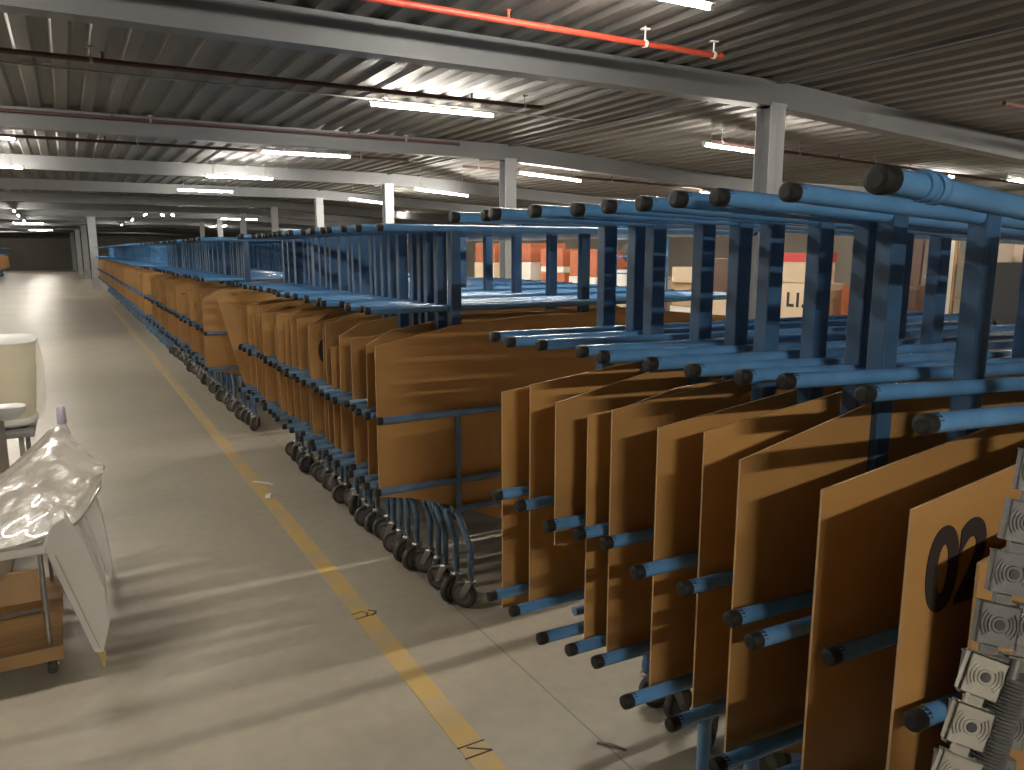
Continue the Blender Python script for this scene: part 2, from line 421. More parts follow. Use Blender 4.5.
for x, y in [(-1.2, 3.5), (8.0, 2.8), (12.5, 3.4), (12.5, 8), (-6.5, 8), (-6.5, 16.5), (-2.4, 21), (-2.6, 25.5), (-6.5, 12), (-6.5, 21),  # unseen lamps added to brighten the floor and end wall
             (15.5, 8), (-5, 30), (-5, 37), (-5, 45), (-3.8, 26), (6.2, 33), (-1.6, 50), (-1.5, 58), (4, 56), (-1.4, 66), (-4, 55), (-4, 70), (12, 32), (12, 45), (5, 68)]:
    batten(x - .68, y, x + .68, y, 3.05 if x < 6 else 2.84, 'batten light added to brighten the hall, outside the picture or lost in the distance', g)

# ------------------------------------------------------------------ nesting carts
ZT1, ZT2, ZL1, ZL2, ZB = 1.715, 1.36, 0.89, 0.57, 0.43
WID = 2.25
TILT = 0.0
def rail_mesh(L_, r, slope=0.0, both=True):
    return MB().tube((0.02, 0, 0), (L_ - .02, 0, -slope * L_), r, n=14)
def cap_mesh(r):
    return MB().lathe([(r * .6, -.002), (r * .95, 0), (r * 1.03, .006), (r * 1.03, .022), (r * .98, .024), (r * .98, .034)], (0, 0, 0), 14, 'X')
RR = 0.0165
MESH = {}
capm = cap_mesh(RR).mesh('end_cap', 'black'); capm_big = cap_mesh(.021).mesh('end_cap', 'black')
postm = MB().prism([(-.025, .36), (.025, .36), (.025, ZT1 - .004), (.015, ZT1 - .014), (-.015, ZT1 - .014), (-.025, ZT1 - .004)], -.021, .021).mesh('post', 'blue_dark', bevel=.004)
gpostm = MB().tube((0, 0, ZB - .01), (0, 0, ZL1 + .012), .0145, n=12).mesh('guard_post', 'blue_grey')
def base_mesh():
    mb = MB()
    mb.tube((.35, -.035, ZB), (1.85, -.035, ZB), .016, n=10)
    mb.tube((.35, .038, ZB - .03), (2.0, .038, ZB - .03), .016, n=10)
    for x in (.42, 1.2, 1.8): mb.tube((x, -.035, ZB), (x, .038, ZB - .03), .014, n=8)
    return mb
basem = base_mesh().mesh('base_frame', 'blue_grey')
def leg_bent():
    return MB().path([(0, 0, ZB), (0, -.015, ZB - .015), (0, -.13, ZB - .115), (0, -.15, ZB - .145), (0, -.145, .15)], .0145, 10)
legm = leg_bent().mesh('leg', 'blue_grey')
leg_straight = MB().tube((0, 0, ZL2), (0, 0, .17), .0165, n=12).lathe([(.021, .145), (.021, .175), (.012, .18)], (0, 0, 0), 12).mesh('leg', 'blue')
def caster_meshes():
    fk = MB()
    fk.tube((0, 0, .135), (0, 0, .17), .011, n=10)
    fk.lathe([(.024, .122), (.026, .13), (.02, .138)], (0, 0, 0), 14)
    for s in (-1, 1):
        fk.prism([(-.018, .128), (.018, .128), (.048, .062), (.040, .048), (.026, .05)], s * .021 - .0018, s * .021 + .0018)
    fk.tube((.034, -.026, .0625), (.034, .026, .0625), .006, n=8)
    wh = MB().lathe([(.045, -.015), (.058, -.0145), (.0625, -.009), (.0625, .009), (.058, .0145), (.045, .015)], (.034, 0, .0625), 24, 'Y')
    hb = MB().lathe([(.018, -.017), (.044, -.0152), (.044, .0152), (.018, .017)], (.034, 0, .0625), 18, 'Y')
    return fk.mesh('caster', 'steel'), wh.mesh('wheel', 'wheel'), hb.mesh('hub', 'hub')
FK, WH, HB = caster_meshes()
sleevem = MB().lathe([(.0225, 0), (.0245, .006), (.0245, .014), (.0225, .02)], (0, 0, 0), 16, 'X').mesh('rail_collar', 'blue')
ringm = MB().lathe([(RR * 1.12, 0), (RR * 1.18, .005), (RR * 1.12, .01)], (0, 0, 0), 14, 'X').mesh('rail_collar', 'black')

def rails_for(slope, r=RR):
    k = (round(slope, 3), r)
    if k not in MESH:
        MESH[k] = (rail_mesh(WID, r, slope).mesh('rail', 'blue'), rail_mesh(WID - .15, r, slope).mesh('guard_rail', 'blue'), rail_mesh(WID - .15, r, slope).mesh('guard_rail', 'blue_grey'))
    return MESH[k]
def make_cart(x, y, label, group=None, slope=0.0, t1=0.0, t2=0.0, l1=0.0, l2=0.0, straight=False, bright=True, big=False, near=False, yaw=0.0, t2y=.052, fy=0.0, second=True, px0=.5):
    r = empty('nesting_cart', (x, y, 0), label, 'cart', group, (0, 0, yaw))
    tm, lb, lg = rails_for(slope)
    def rail(nm, mesh, ox, yy, z, rr=RR, cm_=capm):
        o = new(nm, mesh, r, (ox, yy, z)); new('end_cap', cm_, o)
        L_ = WID if nm == 'carrying_rail' else WID - .15
        e = new('end_cap', cm_, o, (L_, 0, -slope * L_), (0, 0, PI))
        return o
    if big:
        bm_ = rail_mesh(WID, .0195, slope * 1.6).mesh('rail', 'blue')
        o = new('carrying_rail', bm_, r, (t1, .035 + fy, ZT1 + .003)); new('end_cap', capm_big, o); new('rail_collar', sleevem, o, (.10, 0, -.005)); new('rail_collar', sleevem, o, (.13, 0, -.008))
    else: rail('carrying_rail', tm, t1, .035 + fy, ZT1)
    rail('carrying_rail', tm, t2, max(t2y, fy), ZT2)
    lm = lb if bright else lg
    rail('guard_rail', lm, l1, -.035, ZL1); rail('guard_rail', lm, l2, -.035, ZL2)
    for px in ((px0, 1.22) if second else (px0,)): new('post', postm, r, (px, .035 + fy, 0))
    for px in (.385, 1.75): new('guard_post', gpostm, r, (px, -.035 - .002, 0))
    new('base_frame', basem, r)
    for px in (((.09 if near else .62), 1.9) if straight else (.37, 1.8)):
        new('leg', leg_straight if straight else legm, r, (px, -.035, 0))
        c = new('caster', FK, r, (px, -.035 if straight else -.18, 0), (0, 0, random.choice((2.2, 2.8, 3.5, 4.0, -1.2, 3.1)) if not straight else random.uniform(-.6, .5)))
        w = new('wheel', WH, c); new('hub', HB, c)
    return r
# simple single mesh cart for the distance (all pieces in one body)
def far_cart_mesh():
    mb = MB()
    for z, yy, L_ in ((ZT1, .035, WID), (ZT2, .052, WID), (ZL1, -.035, WID - .15), (ZL2, -.035, WID - .15)):
        mb.tube((0, yy, z), (L_, yy, z), RR, n=8)
    for px in (.5, 1.22): mb.box(px - .025, px + .025, .014, .056, .4, ZT1 - .01)
    for px in (.4, 1.75): mb.tube((px, -.037, ZB), (px, -.037, ZL1), .0145, n=6)
    mb.tube((.35, -.035, ZB), (1.85, -.035, ZB), .016, n=6).tube((.35, .038, ZB - .03), (2.0, .038, ZB - .03), .016, n=6)
    for px in (.37, 1.8):
        mb.path([(px, -.035, ZB), (px, -.17, ZB - .12), (px, -.18, .1)], .0145, 6)
        mb.lathe([(.0625, -.014), (.0625, .014)], (px, -.18, .0625), 12, 'Y')
    return mb
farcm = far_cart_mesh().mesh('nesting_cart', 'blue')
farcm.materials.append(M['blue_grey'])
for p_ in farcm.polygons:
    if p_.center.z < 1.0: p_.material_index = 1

# ------------------------------------------------------------------ hardboard sheets (outline in x,z)
def smooth_pts(pts): return pts
OUT = {
 'a': [(0, .54), (0, 1.21), (.38, 1.285), (.8, 1.315), (1.5, 1.315), (2.05, 1.26), (2.08, .52), (1.6, .32), (1.2, .26), (.85, .27), (.6, .34), (.35, .44), (.15, .51)],
 'b': [(0, .54), (0, 1.235), (.25, 1.262), (.7, 1.31), (1.6, 1.33), (2.0, 1.22), (2.05, .54)],
 'c': [(0.0, .56), (.01, 1.19), (.12, 1.25), (.5, 1.31), (1.7, 1.31), (1.95, 1.2), (2.0, .7), (1.8, .5), (.3, .5)],
 'arc': [(.20, .54), (.195, .62), (.17, .70), (.12, .77), (.06, .81), (0, .825), (0, 1.225), (.4, 1.30), (.9, 1.33), (1.8, 1.32), (2.05, 1.2), (2.05, .54)],
 'low': [(0, .55), (0, 1.12), (.3, 1.16), (.9, 1.2), (1.7, 1.2), (1.9, 1.1), (1.95, .55)],
 'slant': [(.12, .45), (-.08, 1.28), (.5, 1.30), (1.5, 1.30), (1.9, 1.2), (1.9, .5)],
 'narrow': [(0, .54), (0, 1.195), (.10, 1.20), (.3, 1.24), (1.2, 1.3), (1.9, 1.28), (2.0, .5), (.7, .46)],
}
def sheet_mesh(k, th=.005):
    mb = MB().prism(OUT[k], -th / 2, th / 2); me = mb.mesh('hardboard_sheet', 'board')
    me.materials.append(M['board_edge'])
    for p in me.polygons:
        if abs(p.normal.y) < .5: p.material_index = 1
    return me
SH = {k: sheet_mesh(k) for k in OUT}
T0 = text_mesh('painted_number', '02', 0.17, 'ink', .0005, .0065)
TC = text_mesh('painted_letter', 'C', 0.19, 'ink', .0005, .008)
TG = text_mesh('painted_letter', '0', 0.17, 'ink', .0005, .008)
def sheet(x, y, k, label, group=None, tilt=0.0, yaw=0.0, dz=0.0, text=None, tpos=(.1, 0, 1.0), tscale=(1, 1, 1)):
    o = new('hardboard_sheet', SH[k], None, (x, y, dz), (tilt, 0, yaw))
    tag(o, label, 'board', group)
    if text: t = new('painted_mark', text, o, (tpos[0], -.0035, tpos[2]), (PI / 2, 0, 0)); t.scale = tscale
    return o

nth = ['nearest', 'second', 'third', 'fourth', 'fifth', 'sixth', 'seventh', 'eighth', 'ninth', 'tenth', 'eleventh', 'twelfth']
# block 1 : (Y, dx cap, slope, sheet left X, kind)
B1 = [(.68, .00, .05, 1.095, 'b'), (.875, .05, .05, 1.137, 'b'), (.985, -.03, .045, None, None), (1.07, .00, .045, 1.136, 'a'),
      (1.225, .015, .04, 1.187, 'b'), (1.345, -.02, .03, 1.158, 'b'), (1.525, .025, .03, 1.161, 'b'), (1.61, .0, .02, 1.148, 'narrow'),
      (1.70, -.035, .02, 1.106, 'arc'), (1.88, -.02, .01, 1.134, 'b'), (2.0, -.03, .01, 1.107, 'b')]
TOPZ = [1.227, 1.198, 0, 1.206, 1.226, 1.214, 1.223, 1.196, 1.217, 1.236, 1.198]
CORN = {'a': 1.21, 'b': 1.235, 'c': 1.19, 'arc': 1.225, 'narrow': 1.195}
T1X = [.995, 1.05, 1.037, 1.01, 1.04, 1.04, 1.06, 1.01, .99, 1.02, .99]
FY = [0, .01, .05, .045, .03, .03, -.0, .03, .11, .035, .06]
T2X = [1.10, 1.24, 1.225, 1.193, 1.161, 1.143, 1.117, 1.135, 1.116, 1.075, 1.105]
T2Y = [0, 0, .068, .068, .01, .015, 0, .02, .06, 0, .02]
for i, (y, dx, sl, sxx, k) in enumerate(B1):
    lab = ('nearest' if i == 0 else nth[i]) + ' blue cart from the camera in the front block, %s' % (
        'thick rail highest at right' if i == 0 else ('carrying no sheet' if sxx is None else 'holding a brown sheet'))
    if i == 10: lab = 'farthest blue cart of the front block, facing the open gap'
    make_cart(1.09 + dx, y, lab, None, sl, t1=T1X[i] - 1.09 - dx, t2=T2X[i] - 1.09 - dx, t2y=T2Y[i], fy=FY[i], l1=0, l2=-.02, straight=True, big=(i == 0), near=(i < 5), second=i in (0, 1, 2, 3, 5, 6, 7))
    if k:
        lab = {0: 'brown hardboard sheet with black painted 02 on it', 10: 'brown sheet at the far end of the front block, lit against the gap',
               8: 'brown sheet with an arc cut from its lower corner, front block'}.get(i, '%s brown hardboard sheet from the camera in the front block' % nth[i + 1 if i < 2 else i])
        sheet(sxx, y + .0, k, lab, dz=TOPZ[i] - CORN[k], text=T0 if i == 0 else None, tpos=(.05, 0, 1.055), tscale=(1.0, 1.12, 1))
sheet(1.155, .605, 'low', 'lower brown sheet partly behind the steel brackets at the right edge', dz=.035, tilt=0)

def block(ys, lab_cart, lab_sheet, gtag, jit=.02, ordinal=8, detail=True, x0=1.09, skip=.1, first=None):
    for i, y in enumerate(ys):
        dx = random.uniform(-jit, jit)
        if i < ordinal: lc, gc = '%s blue cart from the front of %s' % (nth[i], lab_cart), None
        else: lc, gc = 'blue cart packed deep inside %s, behind its first %s' % (lab_cart, nth[ordinal - 1].replace('eighth', 'eight').replace('fourth', 'four')), 'carts deep in ' + lab_cart
        if detail: make_cart(x0 + dx, y, lc, gc, 0, bright=False, t1=random.uniform(0, .06), t2=random.uniform(-.01, .04), l2=random.uniform(-.03, .02), second=(i % 3 == 1 or y > 7), px0=.41)
        else:
            o = new('nesting_cart', farcm, None, (x0 + dx, y, 0)); tag(o, lc, 'cart', gc)
        if i == 0 or random.random() > skip:
            k = random.choice(['a', 'b', 'b', 'c', 'c', 'low', 'narrow']) if i or not first else first
            if i < ordinal: ls, gs = '%s brown sheet from the front of %s' % (nth[i], lab_cart), None
            else: ls, gs = 'brown sheet standing deep inside %s' % lab_cart, 'sheets deep in ' + lab_cart
            sp = (random.choice((TC, TG)) if random.random() < .2 and i else None)
            if sp: ls, gs = (ls + ', a black letter on it' if i < ordinal else 'brown sheet marked with a black letter deep inside %s' % lab_cart), (None if i < ordinal else 'lettered sheets deep in ' + lab_cart)
            sheet(x0 + random.uniform(.0, .07) + (.03 if i else -.02), y, k, ls, gs, text=sp, tpos=(.05, 0, 1.0), tscale=(.8, 1, 1), tilt=random.uniform(-.006, .006))
ys = [3.15]
while ys[-1] < 6.1: ys.append(ys[-1] + random.uniform(.105, .13))
block(ys, 'the second block', '', 2, first='a')
sheet(1.10, 6.62, 'slant', 'brown sheet leaning askew in the gap between the second and third blocks', yaw=-.05)
ys = [7.3]
while ys[-1] < 13.2: ys.append(ys[-1] + random.uniform(.12, .15))
block(ys, 'the third block', '', 3, jit=.03, x0=1.02, first='c')
ys = [13.9]
while ys[-1] < 22: ys.append(ys[-1] + random.uniform(.14, .17))
block(ys, 'the fourth block', '', 4, jit=.03, x0=1.02, detail=False, ordinal=4)
ys = [22.6]
while ys[-1] < 35: ys.append(ys[-1] + random.uniform(.16, .2))
block(ys, 'the farthest block', '', 5, jit=.04, x0=1.04, detail=False, ordinal=0)
# row beyond the aisle at far left
for i in range(26):
    y = 47 + i * .5
    o = new('nesting_cart', farcm, None, (-5.35, y, 0)); tag(o, 'distant blue cart across the aisle at the left edge', 'cart', 'carts at the far left edge')
    o = new('hardboard_sheet', SH['b'], None, (-5.2, y, 0)); tag(o, 'distant brown sheet across the aisle at the left edge', 'board', 'sheets at the far left edge')
# ------------------------------------------------------------------ floor marking, litter
root = tag(new('floor_line', MB().box(-.045, .045, -1.5, 33, 0.0005, .0025).mesh('floor_line', 'yellow'), None, (1.03, 0, 0)), 'worn yellow painted line along the concrete aisle floor', 'floor marking')
def stroke(pts, w=.006):
    return MB().path([(a, b, 0.0) for a, b in pts], w, 6)
st = MB()
for pts in ([(-.05, 0), (.05, 0)], [(.05, 0), (-.02, .05)], [(-.05, .06), (.05, .06)]): st.path([(a, b, 0) for a, b in pts], .004, 6)
o = new('marker_scribble', st.mesh('marker_scribble', 'ink'), root, (0, 2.02, .003)); o.scale = (1, 1, .2)
st = MB()
for pts in ([(-.05, 0), (.05, .01)], [(-.05, .05), (0, .06), (.02, .03), (0, .005)], [(.03, .06), (.06, .03), (.03, .0)]): st.path([(a, b, 0) for a, b in pts], .004, 6)
o = new('marker_scribble', st.mesh('marker_scribble', 'ink'), root, (0, 3.12, .003)); o.scale = (1, 1, .2)
def strip(pts, w, name, label, loc, rot, mat='paper'):
    vs = []; 
    for i, (x, z) in enumerate(pts): vs += [(x, -w, z), (x, w, z), (x, w, z + .002), (x, -w, z + .002)]
    fs = [(0, 1, 2, 3)]; n = len(pts)
    for i in range(n - 1):
        for k in range(4): fs.append((4 * i + k, 4 * i + 4 + k, 4 * i + 4 + (k + 1) % 4, 4 * i + (k + 1) % 4))
    fs.append((4 * n - 4, 4 * n - 1, 4 * n - 2, 4 * n - 3))
    o = new(name, MB().add(vs, fs).mesh(name, mat), None, loc, (0, 0, rot)); tag(o, label, 'litter')
strip([(-.09, .001), (-.03, .006), (.04, .004), (.09, .001)], .012, 'paper_strip', 'straight white strip of litter on the floor by the yellow line', (1.07, 5.42, 0), 2.2)
strip([(-.05, .001), (-.02, .014), (.02, .012), (.05, .001)], .016, 'paper_scrap', 'small curled white scrap just below the white strip on the floor', (1.04, 5.1, 0), 1.2)
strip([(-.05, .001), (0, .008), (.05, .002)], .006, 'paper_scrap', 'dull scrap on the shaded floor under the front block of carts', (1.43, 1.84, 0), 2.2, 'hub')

# ------------------------------------------------------------------ steel bracket strips at the lower right
def bracket_plate():
    mb = MB(); s = .023
    # plate with centre hole: ring of quads between square and circle
    n = 24; outer = []; inner = []
    for i in range(n):
        t = 2 * PI * i / n + PI / 4; c, q = math.cos(t), math.sin(t); m = max(abs(c), abs(q))
        outer.append((c / m * s, q / m * s)); inner.append((c * .0055, q * .0055))
    vs = [(a, 0, b) for a, b in outer] + [(a, 0, b) for a, b in inner] + [(a, .003, b) for a, b in outer] + [(a, .003, b) for a, b in inner]
    fs = []
    for i in range(n):
        j = (i + 1) % n
        fs += [(i, j, n + j, n + i), (2 * n + i, 3 * n + i, 3 * n + j, 2 * n + j), (i, 2 * n + i, 2 * n + j, j), (n + i, n + j, 3 * n + j, 3 * n + i)]
    mb.add(vs, fs)
    # raised concentric arcs either side
    for sgn in (1, -1):
        for r_ in (.0125, .0165, .0205):
            pts = []
            for k in range(9):
                t = (-42 + 84 * k / 8) * PI / 180
                pts.append((sgn * r_ * math.cos(t), -.0005, r_ * math.sin(t)))
            mb.path(pts, .0011, 6)
    mb.lathe([(.0085, -.0012), (.0095, 0), (.0085, .001), (.0062, .001)], (0, 0, 0), 20, 'Y')
    # side flanges bent back
    mb.box(s - .002, s, 0, .018, -s, s); mb.box(-s, -s + .002, 0, .010, -s, s); mb.box(-s, s, 0, .012, s - .002, s)
    return mb
bp = bracket_plate()
neckm = MB().prism([(-.011, -.014), (-.008, -.006), (-.008, .006), (-.011, .014), (.011, .014), (.008, .006), (.008, -.006), (.011, -.014)], .004, .010)
bpm = {k: bp.mesh('bracket_plate', k, bevel=0) for k in ('alu', 'alu_shaded_dark', 'alu_lit')}
nkm = {k: neckm.mesh('bracket_neck', k) for k in ('alu', 'alu_shaded_dark', 'alu_lit')}
FW = Vector((math.sin(.5184), math.cos(.5184), 0))
bore_shadem = MB().lathe([(.0058, -.0022), (.0058, .002)], (0, 0, 0), 16, 'Y').mesh('bore_shade', 'dark')  # black disc standing in for the shade inside the plate hole
def bracket_strip(base, n, mat, label, lean, yaw, pitch=.0535):
    r = empty('bracket_strip', base, label, 'bracket strip', None, (0, lean, yaw))
    for i in range(n):
        new('bracket_plate', bpm[mat], r, (0, (i % 2) * .003, .03 + i * pitch), (random.uniform(-.05, .05), random.uniform(-.06, .06), random.uniform(-.08, .08)))
        if i < n - 1: new('bracket_neck', nkm[mat], r, (0, 0, .03 + (i + .5) * pitch))
    return r
stz = 1.06
Rv = Vector((.8684, -.4959, 0)); Uv = Vector((.0855, .1498, .985)); Fv = Vector((.4885, .8554, -.1725))
def bracket_strip(base, n, mat, label, roll, pitch=.047, sc=.80, drop=0):
    """strip climbing from base along a line leaning back and to the right"""
    d = (Uv * 50 + Rv * 14).normalized()
    r = empty('bracket_strip', base, label, 'bracket strip')
    nrm = -Fv
    zc = (Uv * math.cos(roll) + Rv * math.sin(roll)); xc = zc.cross(nrm) * -1; xc = (-nrm).cross(zc)
    rot = Matrix((xc, -nrm, zc)).transposed()
    if rot.determinant() < 0: rot = Matrix((-xc, -nrm, zc)).transposed()
    for i in range(n):
        e = rot.to_euler()
        o = new('bracket_plate', bpm[mat], r, d * (.02 + i * pitch), (e.x + random.uniform(-.04, .04), e.y + random.uniform(-.05, .05), e.z + random.uniform(-.05, .05))); o.scale = (sc,) * 3; new('bore_shade', bore_shadem, o)
        if i < n - 1: o = new('bracket_neck', nkm[mat], r, d * (.02 + (i + .5) * pitch), e); o.scale = (sc * 1.1,) * 3
    return r
d_ = (Uv * 50 + Rv * 14).normalized()
def base_at(pt):
    pt = Vector(pt); t = (pt.z - stz) / d_.z; return pt - d_ * (t + .0)
B_ = base_at((.6922, .3461, 1.2381)); n_ = round(((1.2381 - stz) / d_.z - .02) / .047)
B_ = Vector((.6922, .3461, 1.2381)) - d_ * (.02 + n_ * .047)
bracket_strip(B_, n_ + 1, 'alu_lit', 'bright stamped steel bracket strip coloured as lit, lowest at the right edge', .38)
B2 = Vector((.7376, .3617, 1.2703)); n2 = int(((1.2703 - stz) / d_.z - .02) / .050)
bracket_strip(B2 - d_ * (.02 + n2 * .050), n2 + 6, 'alu_shaded_dark', 'grey bracket strip coloured as shaded, rising behind the bright one', .20, .050, .86)
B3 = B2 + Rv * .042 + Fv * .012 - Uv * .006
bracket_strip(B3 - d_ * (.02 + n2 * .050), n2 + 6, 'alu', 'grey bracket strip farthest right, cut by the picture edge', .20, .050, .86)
q_ = (Uv + Rv * .3).to_track_quat('Z', 'Y').to_euler()
r = empty('ribbed_roller', Vector((.735, .352, 1.19)) - d_ * .10, 'dark finely ribbed steel roller beside the bright brackets', 'roller', None, q_)
mb = MB(); prof = []
for k in range(38): prof += [(.017, k * .0035), (.0148, k * .0035 + .0018)]
part('ribbed_body', mb.lathe(prof, (0, 0, .0), 20), 'alu_shaded_dark', r)
part('pin', MB().tube((0, 0, .13), (0, 0, .15), .006, n=10), 'steel', r)
r = empty('added_shade_bin', (0, 0, 0), 'unseen grey steel bin added to carry the bracket strips and shade the floor', 'bin')
part('bin_body', MB().box(.50, 1.06, -.3, .36, .04, stz - .001), 'wall', r, bevel=.006)  # added out of view, body solid so it casts shade on the floor
for a in (.56, .98):
    for b in (-.24, .30): part('foot', MB().tube((a, b, 0), (a, b, .041), .02, n=10), 'black', r)

# ------------------------------------------------------------------ left foreground trolley and mouldings
r = empty('platform_trolley', (-.55, 3.6, 0), 'low plywood trolley with metal posts at the left edge', 'trolley')
part('deck', MB().box(-.45, .41, -.36, .40, .085, .125), 'ply', r, bevel=.004)
part('rim', MB().box(-.45, .415, -.372, -.36, .075, .13), 'ply', r, bevel=.002)
for a in (-.38, .37):
    for b in (-.335, .34):
        c = new('caster', FK, r, (a, b, 0), (0, 0, random.uniform(0, 3))); c.scale = (.65, .8, .55); w = new('wheel', WH, c); new('hub', HB, c)
        part('post', MB().tube((a, b, .08), (a, b, .505), .009, n=10), 'steel', r)
part('crossbar', MB().tube((-.38, -.33, .27), (.37, -.33, .27), .008, n=8).tube((-.38, .34, .27), (.37, .34, .27), .008, n=8), 'steel', r)
part('shelf_tab', MB().box(.42, .53, .28, .42, .510, .54), 'white', r, bevel=.004)
part('upper_shelf', MB().box(-.45, .43, -.38, .42, .505, .54), 'white', r, bevel=.008)
o = new('cardboard_sheet', MB().box(-.43, .33, -.02, .0, 0, .14).mesh('cardboard_sheet', 'carton', bevel=.002), None, (-.55, 3.75, .126)); tag(o, 'brown cardboard sheet standing on the plywood trolley deck', 'cardboard')
o = new('seat_shell', MB().lathe([(.02, 0), (.10, .01), (.17, .07), (.19, .16), (.19, .20), (.18, .20), (.175, .16), (.15, .08), (.09, .025), (.02, .02)], (0, 0, 0), 28).mesh('seat_shell', 'beige'), None, (-.47, 3.58, .2755)); tag(o, 'round beige shell tucked under the white shelf of the trolley', 'shell')
part_ = new('support_block', MB().box(-.1, .1, -.1, .1, 0, .149).mesh('support_block', 'carton', bevel=.004), None, (-.47, 3.58, .1265)); tag(part_, 'small carton on the trolley deck under the beige shell', 'box')
# shrink wrapped curved shell
def shell_mesh():
    nu, nv = 46, 34; vs = []
    def poly(pts, t):
        t = max(0, min(1, t)) * (len(pts) - 1); i = min(int(t), len(pts) - 2); f_ = t - i
        p0 = Vector(pts[max(i - 1, 0)]); p1 = Vector(pts[i]); p2 = Vector(pts[i + 1]); p3 = Vector(pts[min(i + 2, len(pts) - 1)])
        return 0.5 * ((2 * p1) + (p2 - p0) * f_ + (2 * p0 - 5 * p1 + 4 * p2 - p3) * f_ ** 2 + (3 * p1 - p0 - 3 * p2 + p3) * f_ ** 3)
    topc = [(-.55, 3.9, .565), (-.34, 3.88, .66), (-.19, 3.87, .785), (-.095, 3.85, .86), (-.01, 3.68, .80), (.068, 3.5, .742)]
    botc = [(-.60, 3.25, .56), (-.42, 3.22, .545), (-.27, 3.22, .555), (-.14, 3.23, .575), (-.04, 3.26, .61), (.045, 3.40, .69)]
    for j in range(nv):
        v = j / (nv - 1)
        for i in range(nu):
            u = i / (nu - 1)
            p = poly(botc, u) * (1 - v) + poly(topc, u) * v
            w_ = math.sin(PI * v) * (1 - u * .75)
            p = p + Vector((0, -.02 * w_, .075 * w_))
            p.z += (.007 * math.sin(8 * u + 5 * v) * math.sin(11 * v + 3 * u) + .004 * abs(math.sin(17 * u - 13 * v)) + .003 * math.sin(29 * v + 9 * u)) * min(1, 6 * v, 6 * (1 - v) + .2)
            vs.append(p)
    fs = [(j * nu + i, j * nu + i + 1, (j + 1) * nu + i + 1, (j + 1) * nu + i) for j in range(nv - 1) for i in range(nu - 1)]
    low = [Vector((p.x * .99 - .004, p.y + .004, p.z - .018)) for p in vs]; N_ = len(vs)
    fs2 = [tuple(reversed([k + N_ for k in f])) for f in fs]
    edge = [i for i in range(nu)] + [j * nu + nu - 1 for j in range(1, nv)] + [(nv - 1) * nu + i for i in range(nu - 2, -1, -1)] + [j * nu for j in range(nv - 2, 0, -1)]
    fe = [(edge[k], edge[k] + N_, edge[(k + 1) % len(edge)] + N_, edge[(k + 1) % len(edge)]) for k in range(len(edge))]
    return MB().add(vs + low, fs + fs2 + fe, True)
o = new('wrapped_shell', shell_mesh().mesh('wrapped_shell', 'wrap')); tag(o, 'curved grey shell in crinkled clear plastic lying on the left trolley', 'wrapped part')
# white tapered mouldings
def moulding(pts, y0, y1, label, tip=True, ang=0):
    r = empty('white_moulding', (0, 0, 0), label, 'moulding')
    part('body', MB().prism(pts, y0, y1), 'white', r, bevel=.008)
    return r
r = moulding([(-.165, .54), (-.035, .085), (-.004, .075), (.030, .20), (.022, .33), (-.03, .54), (-.09, .64), (-.13, .62)], 3.20, 3.33, 'white tapered moulding with a metal tip leaning out from the trolley')
part('metal_tip', MB().prism([(-.030, .075), (-.008, .0), (.002, .0), (.006, .075)], 3.225, 3.305), 'brass', r, bevel=.003)
part('groove_strip', MB().prism([(-.13, .50), (-.126, .50), (-.012, .10), (-.016, .10)], 3.192, 3.201), 'beige', r)
r = moulding([(-.10, .60), (-.02, .32), (.045, .02), (.065, .0), (.075, .06), (.05, .30), (.0, .60)], 4.15, 4.26, 'narrower white moulding behind the wrapped shell, reaching the floor')
r = moulding([(-.12, .56), (.01, .01), (.03, .0), (.03, .25), (.0, .40), (-.06, .58)], 3.66, 3.72, 'short white moulding end between the two long ones')
# wrapped cream block stack
r = empty('low_table', (-.42, 6.2, 0), 'grey low table carrying the cream block at left', 'table')
part('table_top', MB().box(-.45, .14, -.3, .5, .40, .43), 'conduit', r, bevel=.004)
for a in (-.4, .06):
    for b in (-.25, .45): part('leg', MB().box(a - .015, a + .015, b - .015, b + .015, 0, .40), 'conduit', r)
r = empty('cream_block', (-.46, 6.3, .431), 'large cream foam block wrapped in clear film at left edge', 'foam block')
cb = []
for k in range(28):
    t = 2 * PI * k / 28; c, s_ = math.cos(t), math.sin(t); e = .6
    cb.append((math.copysign(abs(c) ** e, c), math.copysign(abs(s_) ** e, s_)))
def loftring(levels):
    vs = []; n = len(cb)
    for sx_, sy_, z in levels: vs += [(a * sx_, b * sy_, z) for a, b in cb]
    fs = [(l * n + i, l * n + (i + 1) % n, (l + 1) * n + (i + 1) % n, (l + 1) * n + i) for l in range(len(levels) - 1) for i in range(n)]
    fs += [tuple(range(n))[::-1], tuple(range((len(levels) - 1) * n, len(levels) * n))]
    return MB().add(vs, fs, True)
part('block_body', loftring([(.17, .22, 0.03), (.19, .24, .1), (.215, .26, .35), (.225, .27, .52), (.225, .27, .56)]), 'cream', r)
part('foam_base', loftring([(.15, .2, 0), (.2, .25, .03), (.2, .25, .05), (.17, .2, .07)]), 'white', r)
part('top_film', loftring([(.228, .273, .562), (.235, .28, .58), (.21, .25, .60)]), 'paper', r)
part('film_wrap', loftring([(.23, .275, .02), (.255, .29, .15), (.262, .30, .4), (.24, .285, .575)]), 'film', r)
r = empty('spray_bottle', (-.078, 3.95, .541), 'small lilac capped bottle standing behind the wrapped shell', 'bottle')
part('bottle_body', MB().lathe([(.028, .0), (.032, .02), (.032, .26), (.016, .31)], (0, 0, 0), 16), 'white', r)
part('bottle_cap', MB().lathe([(.019, .31), (.02, .315), (.018, .38), (.01, .39)], (0, 0, 0), 16), 'lilac', r)
